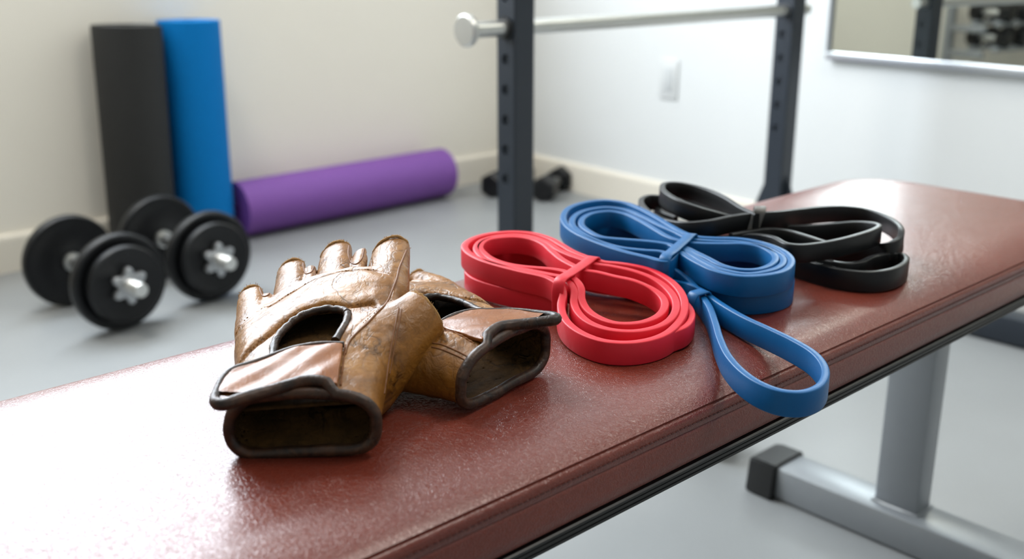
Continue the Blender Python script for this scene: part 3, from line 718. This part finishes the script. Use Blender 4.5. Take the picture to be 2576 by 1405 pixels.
def glove(name, label, cat, world, mirror, thumb, seed, fl=1.0, side=None, th0=.040, th1=.026, origin=(0, 0, 0), h=.0009, cuff=None):
    """world(u,v,w)->xyz arrays ; body = SDF over (u,v,w), w=0 is the upper leather"""
    u0, u1, v0, v1, w0, w1 = -.076, .094, -.016, .226, -.055, .020
    us, vs, ws = np.arange(u0, u1, h), np.arange(v0, v1, h), np.arange(w0, w1, h)
    U2, V2 = np.meshgrid(us, vs, indexing='ij'); U, V, Wd = np.meshgrid(us, vs, ws, indexing='ij')
    U2 = U2.astype(np.float32); V2 = V2.astype(np.float32); U = U.astype(np.float32); V = V.astype(np.float32); Wd = Wd.astype(np.float32)
    sp = poly_sd(BODY, U2, V2)
    s = np.clip(V2 / .11, 0, 1); th = th0 + (th1 - th0) * s
    crown = .0075 * np.clip(np.abs(U2 + .004) / .045, 0, 1.3) ** 2 * (1 - .4 * s)       # the back is domed across
    kn = line_d(SEAMS['knuckle_seam'], U2, V2); pm = line_d(SEAMS['palm_seam'], U2, V2); tsm = line_d(SEAMS['thumb_seam'], U2, V2)
    pad_poly = SEAMS['knuckle_seam'] + SEAMS['palm_seam'][::-1]
    pp = poly_sd(pad_poly, U2, V2)
    puff = .0024 * np.clip(-pp / .007, 0, 1) ** .6 * (pp < 0)
    top = -crown + puff + .0010 * fbm(U2, V2, 0 * U2, 120, seed) - .0020 * np.exp(-(kn / .0013) ** 2) - .0020 * np.exp(-(pm / .0013) ** 2) - .0018 * np.exp(-(tsm / .0012) ** 2)
    mid = (top - th) / 2; half = (top + th) / 2
    r = (half * .80)[:, :, None]
    qx = sp[:, :, None] + r; qz = np.abs(Wd - mid[:, :, None]) - half[:, :, None] + r
    body = np.minimum(np.maximum(qx, qz), 0) + np.sqrt(np.maximum(qx, 0) ** 2 + np.maximum(qz, 0) ** 2) - r
    cuts = [-(V - 0.0)]
    fing = None; tips = []
    for bp, tp, ra, rb in FING:
        b, t_ = g2(*bp), g2(*tp); top_b = -.0028 - ra / 1.18; top_t = -.0012 - rb / 1.18
        d, t, L = cone(U, V, Wd, (b[0], b[1], top_b), (t_[0], t_[1] , top_t), ra, rb, 1.18)
        cutp = (t - 1.0) * L
        tips.append((np.array((b[0], b[1], top_b)), np.array((t_[0], t_[1], top_t)), rb))
        fing = (d, cutp) if fing is None else fing + (d, cutp)
    tb, te, tra, trb = thumb
    dt, tt, Lt = cone(U, V, Wd, tb, te, tra, trb); 
    full = body
    wk = .0012
    shell_cut = None
    for i in range(0, 8, 2): full = smin(full, fing[i], .0035)
    full = smin(full, dt, .009)
    for bp, tp, rr_ in GUS:
        b, t_ = g2(*bp), g2(*tp); d, t, L = cone(U, V, Wd, (b[0], b[1] - .004, -.0030 - rr_), (t_[0], t_[1] - .006, -.0055 - rr_), rr_, rr_ * .9)
        full = smin(full, np.maximum(d, (t - 1) * L), .0008)
    wr = fbm(U, V, Wd, 200, seed + 3) * .0005 + fbm(U * .7, V * 1.5, Wd, 420, seed + 5) * .00030
    full = full + wr.astype(np.float32)
    T = .0024
    def caps(f, e):                                  # open the cuff and the finger ends
        f = np.maximum(f, -(V - e))
        for i in range(0, 8, 2):
            reg = (fing[i] < .004) & (fing[i + 1] > -.014)
            f = np.where(reg, np.maximum(f, fing[i + 1] + e), f)
        reg = (dt < .006) & (tt * Lt - Lt > -.016)
        return np.where(reg, np.maximum(f, (tt - 1) * Lt + e), f)
    leather = np.maximum(full, -(full + T)); leather = caps(leather, 0.0)
    lining = np.maximum(full + T - .0002, -(full + T + .0009)); lining = caps(lining, .0015)
    memb = np.maximum(np.maximum(np.abs(Wd + .0112 + .09 * np.abs(V - .05)) - .0011, full + .0022), np.maximum(.010 - V, V - .13)); lining_block = caps(memb, .004) if not mirror else memb * 0 + 1  # inner sheet added to block window light passing from cuff to opening
    cp = poly_sd(CUTC, U2, V2)[:, :, None]
    prism = np.maximum(cp, -(Wd + (.018 if mirror else .0085))); leather = np.maximum(leather, -prism); lining = np.minimum(np.maximum(lining, -(prism - .0004)), lining_block)
    root = empty(name, origin, label, cat)
    def emit(nm, F, mat, parent=root, smooth=True):
        Vv, Q = surface_nets(F, (u0, v0, w0), h)
        X, Y, Zz = world(Vv[:, 0], Vv[:, 1], Vv[:, 2]); P = np.stack([X, Y, Zz], 1) - np.array(origin)
        if mirror: Q = Q[:, ::-1]
        # two relaxation passes
        for _ in range(2):
            acc = np.zeros_like(P); n_ = np.zeros(len(P))
            for a in range(4):
                i, j = Q[:, a], Q[:, (a + 1) % 4]; np.add.at(acc, i, P[j]); np.add.at(acc, j, P[i]); np.add.at(n_, i, 1); np.add.at(n_, j, 1)
            P = P * .55 + .45 * acc / np.maximum(n_, 1)[:, None]
        me = bpy.data.meshes.new(nm); me.from_pydata(P.tolist(), [], Q.tolist()); me.polygons.foreach_set('use_smooth', [True] * len(me.polygons)); me.update()
        # glove coordinates travel with the mesh for the leather pattern
        return link(nm, me, mat, parent)
    shell = emit('leather_shell', leather, M_glove)
    if side:
        from mathutils.bvhtree import BVHTree
        bv = BVHTree.FromPolygons([v.co for v in shell.data.vertices], [tuple(p.vertices) for p in shell.data.polygons])
        for line, rr_, st in side:
            C = catmull(line, False, 10); pts = []
            for c_ in C:
                d_ = Vector(ray(c_[0], c_[1])).normalized(); hit = bv.ray_cast(Vector((0, 0, CH)) - Vector(origin), d_)
                if hit[0] is not None: pts.append(hit[0] + hit[1] * rr_ * .15)
            if len(pts) < 4: continue
            bm = bmesh.new(); tube(bm, pts, rr_, 6); obj('seam', bm, M_seam, root, 80)
    emit('lining', lining, M_lining)
    # upper surface height lookup
    neg = full < 0; kk = neg.shape[2] - 1 - np.argmax(neg[:, :, ::-1], axis=2); anyn = neg.any(axis=2)
    Hs = np.where(anyn, ws[kk], -.02)
    def hgt(u, v):
        i = int(round((u - u0) / h)); j = int(round((v - v0) / h)); i = min(max(i, 0), Hs.shape[0] - 1); j = min(max(j, 0), Hs.shape[1] - 1); return float(Hs[i, j])
    def P3(u, v, w):
        X, Y, Zz = world(np.array([u]), np.array([v]), np.array([w])); return Vector((X[0] - origin[0], Y[0] - origin[1], Zz[0] - origin[2]))
    # cuff binding: trace the body section at the wrist
    secI = int(round((.002 - v0) / h)); sec = full[:, secI, :]
    cu, cw = .0, -.5 * (th0 - .002)
    def trace(off, step=.0004, nn=72, e=1.0):
        out_ = []
        for k in range(nn):
            a = 2 * PI * k / nn; dx, dz = math.cos(a), math.sin(a) * .5; q = 0
            L_ = 0
            while True:
                L_ += step; uu, ww = cu + dx * L_, cw + dz * L_
                i, j = int(round((uu - u0) / h)), int(round((ww - w0) / h))
                if not (0 <= i < sec.shape[0] and 0 <= j < sec.shape[1]) or sec[i, j] > off or L_ > .2: break
            out_.append((uu, ww))
        o = np.array(out_)
        for _ in range(3): o = (np.roll(o, 1, 0) + o * 2 + np.roll(o, -1, 0)) / 4
        return o
    tr = trace(-.0012)
    rng = np.random.RandomState(seed)
    jit = rng.rand(400)
    bm = bmesh.new(); tube(bm, [P3(a, .0005, b) for a, b in tr], .0036, 12, True, lambda i, n: .0034 + .00012 * jit[i % 400] + .0001 * math.sin(i * .9)); obj('cuff_binding', bm, M_binding, root, 80)
    # strap flap
    hs, hv, hw = np.arange(-.064, .05, .0008), np.arange(-.010, .07, .0008), np.arange(-.006, .018, .0005)
    FU, FV, FW = np.meshgrid(hs, hv, hw, indexing='ij')
    fl_h = lambda uu, vv: .0022 - .0042 * np.clip(np.abs(uu + .004) / .045, 0, 1.3) ** 2 * (uu > -.004) + .0028 * np.clip((-uu - .004) / .05, 0, 1) - .0022 * np.clip((uu - .0) / .03, 0, 1) ** 2
    FLAPB_ = [(u if u > 0 else u * fl, v) for u, v in FLAPB]
    FLAP = [(u if u > 0 else u * fl, v) for u, v in FLAP_P]
    ci = poly_sd(FLAP, FU[:, :, 0], FV[:, :, 0])
    base = fl_h(FU, FV) + .0006 * np.sin(FU * 130 + FV * 60) + .0004 * np.sin(FU * 310 - FV * 200)
    fq = np.maximum(ci[:, :, None] + .0006, np.abs(FW - base - .0014) - .0014)
    Vv, Q = surface_nets(fq, (hs[0], hv[0], hw[0]), 1.0) if False else (None, None)
    # non-cubic cells: mesh in index space, then scale
    Vi, Q = surface_nets(fq / .0008, (0, 0, 0), 1.0); Vv = np.stack([hs[0] + Vi[:, 0] * .0008, hv[0] + Vi[:, 1] * .0008, hw[0] + Vi[:, 2] * .0005], 1)
    X, Y, Zz = world(Vv[:, 0], Vv[:, 1], Vv[:, 2]); P = np.stack([X, Y, Zz], 1) - np.array(origin)
    if mirror: Q = Q[:, ::-1]
    for _ in range(2):
        acc = np.zeros_like(P); n_ = np.zeros(len(P))
        for a in range(4):
            i, j = Q[:, a], Q[:, (a + 1) % 4]; np.add.at(acc, i, P[j]); np.add.at(acc, j, P[i]); np.add.at(n_, i, 1); np.add.at(n_, j, 1)
        P = P * .55 + .45 * acc / np.maximum(n_, 1)[:, None]
    me = bpy.data.meshes.new('wrist_strap'); me.from_pydata(P.tolist(), [], Q.tolist()); me.polygons.foreach_set('use_smooth', [True] * len(me.polygons)); strap = link('wrist_strap', me, M_strap, root)
    fh = lambda u, v: float(fl_h(np.array(u), np.array(v))) + .0006 * math.sin(u * 130 + v * 60) + .0014
    C = catmull(FLAPB_, False, 5); bm = bmesh.new(); m_ = len(C)
    k_near = int(m_ * .53)
    tube(bm, [P3(c[0], c[1], fh(c[0], c[1])) for c in C] + [P3(a, -.0004, b + .0008) for a, b in [tr[k] for k in (17, 15, 13, 11, 9, 7, 5, 3, 1) if tr[k][0] > FLAPB_[-1][0] + .003]], .0024, 10, False, lambda i, n: (.0019 if i < n * .42 else .0019 + .0016 * min(1, (i - n * .42) / (n * .12))) + .0001 * jit[(i * 3) % 400]); obj('strap_binding', bm, M_binding, strap, 80)
    # opening binding
    C = catmull(CUT, False, 6); bm = bmesh.new(); tube(bm, [P3(c[0], c[1], hgt(c[0] , c[1] + .002) + .0004) for c in C], .0026, 12, False, lambda i, n: .0025 + .0002 * math.sin(i * 1.9) + .0001 * jit[i % 400]); obj('opening_binding', bm, M_binding, root, 80)
    # thread stitches
    bm = bmesh.new()
    def stitches(line, off, step=.0023, ln=.0015, r=.00028, lift=.0003):
        C = np.array(catmull(line, False, 14)); seg = np.linalg.norm(np.diff(C, axis=0), axis=1); cum = np.concatenate([[0], np.cumsum(seg)]); s_ = 0
        while s_ + ln < cum[-1]:
            q = []
            for e in (s_, s_ + ln / 2, s_ + ln):
                i = min(np.searchsorted(cum, e, side='right') - 1, len(seg) - 1); t = (e - cum[i]) / max(seg[i], 1e-9); p = C[i] + (C[i + 1] - C[i]) * t; d = (C[i + 1] - C[i]) / max(seg[i], 1e-9)
                p = p + np.array((-d[1], d[0])) * off; q.append(p)
            tube(bm, [P3(p[0], p[1], hgt(p[0], p[1]) + lift - (.0003 if j != 1 else 0)) for j, p in enumerate(q)], r, 5); s_ += step
    stitches(SEAMS['knuckle_seam'], .0016); stitches(SEAMS['palm_seam'], -.0017); stitches(SEAMS['palm_seam'], .0017, .0034)
    stitches(SEAMS['thumb_seam'], .0018)
    obj('stitching', bm, M_thread, root)
    bm = bmesh.new()
    def stitches2(line, off):
        C = np.array(catmull(line, False, 14)); seg = np.linalg.norm(np.diff(C, axis=0), axis=1); s_ = 0; acc_ = 0
        for i in range(len(seg)):
            acc_ += seg[i]
            if acc_ > .0028:
                acc_ = 0; p = C[i]; d = (C[i + 1] - C[i]) / max(seg[i], 1e-9); a = p + np.array((-d[1], d[0])) * off; b = a + d * .0017
                tube(bm, [P3(a[0], a[1], hgt(*a) + .0003), P3(b[0], b[1], hgt(*b) + .0003)], .0004, 5)
    for off in (-.0022, -.0055): stitches2(SEAMS['cuff_seam'], off)
    tube(bm, [P3(c[0], c[1], hgt(c[0], c[1]) + .0002) for c in catmull(SEAMS['cuff_seam'], False, 8)], .0008, 6)
    obj('cuff_stitching', bm, M_thread_b, root)
    # raw frayed rims of the cut-off fingers and thumb
    TI_ = tips + [(np.array(tb), np.array(te), trb)]
    for a, b, rr in TI_:
        bm = bmesh.new()
        d = (b - a) / np.linalg.norm(b - a); x = np.cross(d, (0, 0, 1.)); x /= np.linalg.norm(x); y = np.cross(x, d); n_ = 44
        ring = [b + (x * math.cos(2 * PI * k / n_) + y * math.sin(2 * PI * k / n_)) * (rr - .0012 + .0004 * rng.randn() * .5) + d * .0002 * rng.randn() for k in range(n_)]
        tube(bm, [P3(*p) for p in ring], .0011, 6, True, lambda i, n: .00085 + .0005 * jit[(i * 7) % 400])
        for k in range(150):
            an = rng.rand() * 2 * PI; p = b + (x * math.cos(an) + y * math.sin(an)) * (rr - .0008); L_ = .0008 + .0016 * rng.rand()
            dd = d * rng.rand() + rng.randn(3) * .55; dd /= np.linalg.norm(dd); m1_ = p + dd * L_ * .5 + rng.randn(3) * .0002
            tube(bm, [P3(*p), P3(*m1_), P3(*(p + dd * L_))], .00013, 4)
        obj('frayed_edge', bm, M_fray, root)
    return root

def leather(name, cols, dark, rough, bumpS, wearS=26, coat=.25, spec=.5, creasek=1.0):
    q = Mat(name); big = q.noise(wearS, 5, .6, .8); fine = q.noise(150, 6, .65, .4)
    c = q.ramp(big, cols)
    sv = q.node('ShaderNodeMapping', {'Vector': q.co, 'Scale': (1.0, .55, 1.0), 'Rotation': (0, 0, .9)}).outputs[0]
    def crease(sc, k, dist, det=3):
        n = q.noise(sc, det, .5, dist, sv); return q.math('SUBTRACT', 1.0, q.math('MINIMUM', q.math('MULTIPLY', q.math('ABSOLUTE', q.math('SUBTRACT', n, .5)), k), 1.0))
    r1 = crease(38., 30., .5); r2 = crease(95., 14., .8); r3 = crease(240., 7., .6, 2)
    mask = q.ramp(q.noise(24, 3), [(.42, (0, 0, 0, 1)), (.58, (1, 1, 1, 1))])
    cr = q.math('ADD', q.math('MULTIPLY', q.math('ADD', q.math('MULTIPLY', r1, .8), q.math('MULTIPLY', r2, .5)), q.math('ADD', q.math('MULTIPLY', mask, .75), .25)), q.math('MULTIPLY', r3, .18))
    c = q.mix(q.math('MULTIPLY', fine, .30), c, dark)
    c = q.mix(q.math('MULTIPLY', cr, .60 * creasek, True), c, dark)
    h = q.math('ADD', q.math('MULTIPLY', fine, .35), q.math('MULTIPLY', cr, -.55 * creasek)); h = q.math('ADD', h, q.math('MULTIPLY', q.noise(800, 2), .12))
    nb = q.bump(q.noise(70, 3, .5, 1.2), .42 * creasek, .0022)
    rr = q.math('ADD', rough - .08, q.math('MULTIPLY', q.noise(40, 3), .2))
    return q.set(base=c, rough=rr, spec=spec, coat=coat, coatr=.26, normal=q.bump(h, bumpS, .0008, nb))
M_glove = leather('worn_tan_leather', [(.25, srgb(106, 65, 20)), (.5, srgb(154, 101, 34)), (.75, srgb(174, 124, 60))], srgb(46, 24, 8), .42, .75, 26, .10, .34)
M_strap = leather('smooth_tan_strap_leather', [(.3, srgb(134, 74, 26)), (.7, srgb(158, 96, 44))], srgb(84, 46, 18), .36, .5, 26, .12, .36, .5)
M_lining = leather('dark_suede_lining', [(.3, srgb(58, 41, 20)), (.7, srgb(98, 68, 32))], srgb(18, 13, 7), .9, .8, 26, 0, .15)
M_binding = leather('dark_brown_binding', [(.36, srgb(30, 20, 15)), (.64, srgb(78, 50, 32))], srgb(20, 14, 11), .42, .8, 90, .05, .34, .7)
M_seam = plain('tan_seam_edge', srgb(118, 72, 30), .6, nscale=300, var=.25)
M_thread = plain('tan_thread', srgb(140, 98, 50), .8, nscale=200)
M_thread_b = plain('brown_thread', srgb(120, 74, 36), .8, nscale=200)
M_fray = plain('frayed_leather_fibre', srgb(160, 122, 74), .9, nscale=300, var=.3)

def w2l(px, py, z):                                # surveyed point -> front glove coordinates
    w_ = W(px, py, z); return (w_.x - OF[0], w_.y - OF[1], z - PI_F(w_.x, w_.y))
SIDE_F = [([(x, y) for x, y in l], .0006, 0) for l in USEAM] + [
  ([(1003, 775), (996, 810), (988, 850), (979, 900), (972, 950), (966, 990)], .0006, 0), ([(1010, 778), (1004, 812), (995, 855), (986, 905), (980, 940)], .0005, 0),
  ([(1022, 630), (1012, 655), (1004, 675), (998, 700), (985, 735), (970, 765), (950, 785), (925, 812), (900, 835), (878, 860), (868, 890)], .0008, 0)]
SIDE_S = [([(1084, 862), (1110, 866), (1140, 878), (1165, 890), (1186, 902)], .0006, 0), ([(1086, 872), (1110, 878), (1140, 890), (1165, 902), (1180, 912)], .0006, 0)]
thF = (w2l(915, 930, .474), w2l(1070, 790, .500), .029, .0182)
def world_F(u, v, w): x = u + OF[0]; y = v + OF[1]; return x, y, w + PI_F(x, y)
glove('fingerless_glove', 'worn tan leather fingerless glove on top, cuff opening facing the viewer', 'glove', world_F, False, thF, 3, 1.0, SIDE_F, .0385, .024, origin=(OF[0], OF[1], .4503))
AS = math.atan2(.072, .052); OS = (-.003, .623)     # across direction of the under glove's cuff
def world_S(u, v, w):
    c, s = math.cos(AS), math.sin(AS); v = np.where(v > .12, .12 + (v - .12) * .6, v); uu = -u * (1.12 - .12 * np.clip(v, 0, .1) / .1) + .38 * (np.sqrt((v - .035) ** 2 + .0004) + v - .035) / 2 - .75 * (np.sqrt((v - .125) ** 2 + .0001) + v - .125) / 2
    x = OS[0] + uu * c - v * s; y = OS[1] + uu * s + v * c; return x, y, w * (1 - .15 * np.clip(v / .1, 0, 1)) + .4910 - .05 * v
thS = ((.03, .035, -.02), (.062, .085, -.024), .020, .0150)
glove('fingerless_glove', 'worn tan leather fingerless glove underneath, its cuff opening turned toward the right', 'glove', world_S, True, thS, 11, .60, SIDE_S, .0385, .026, origin=(OS[0], OS[1], .4503))
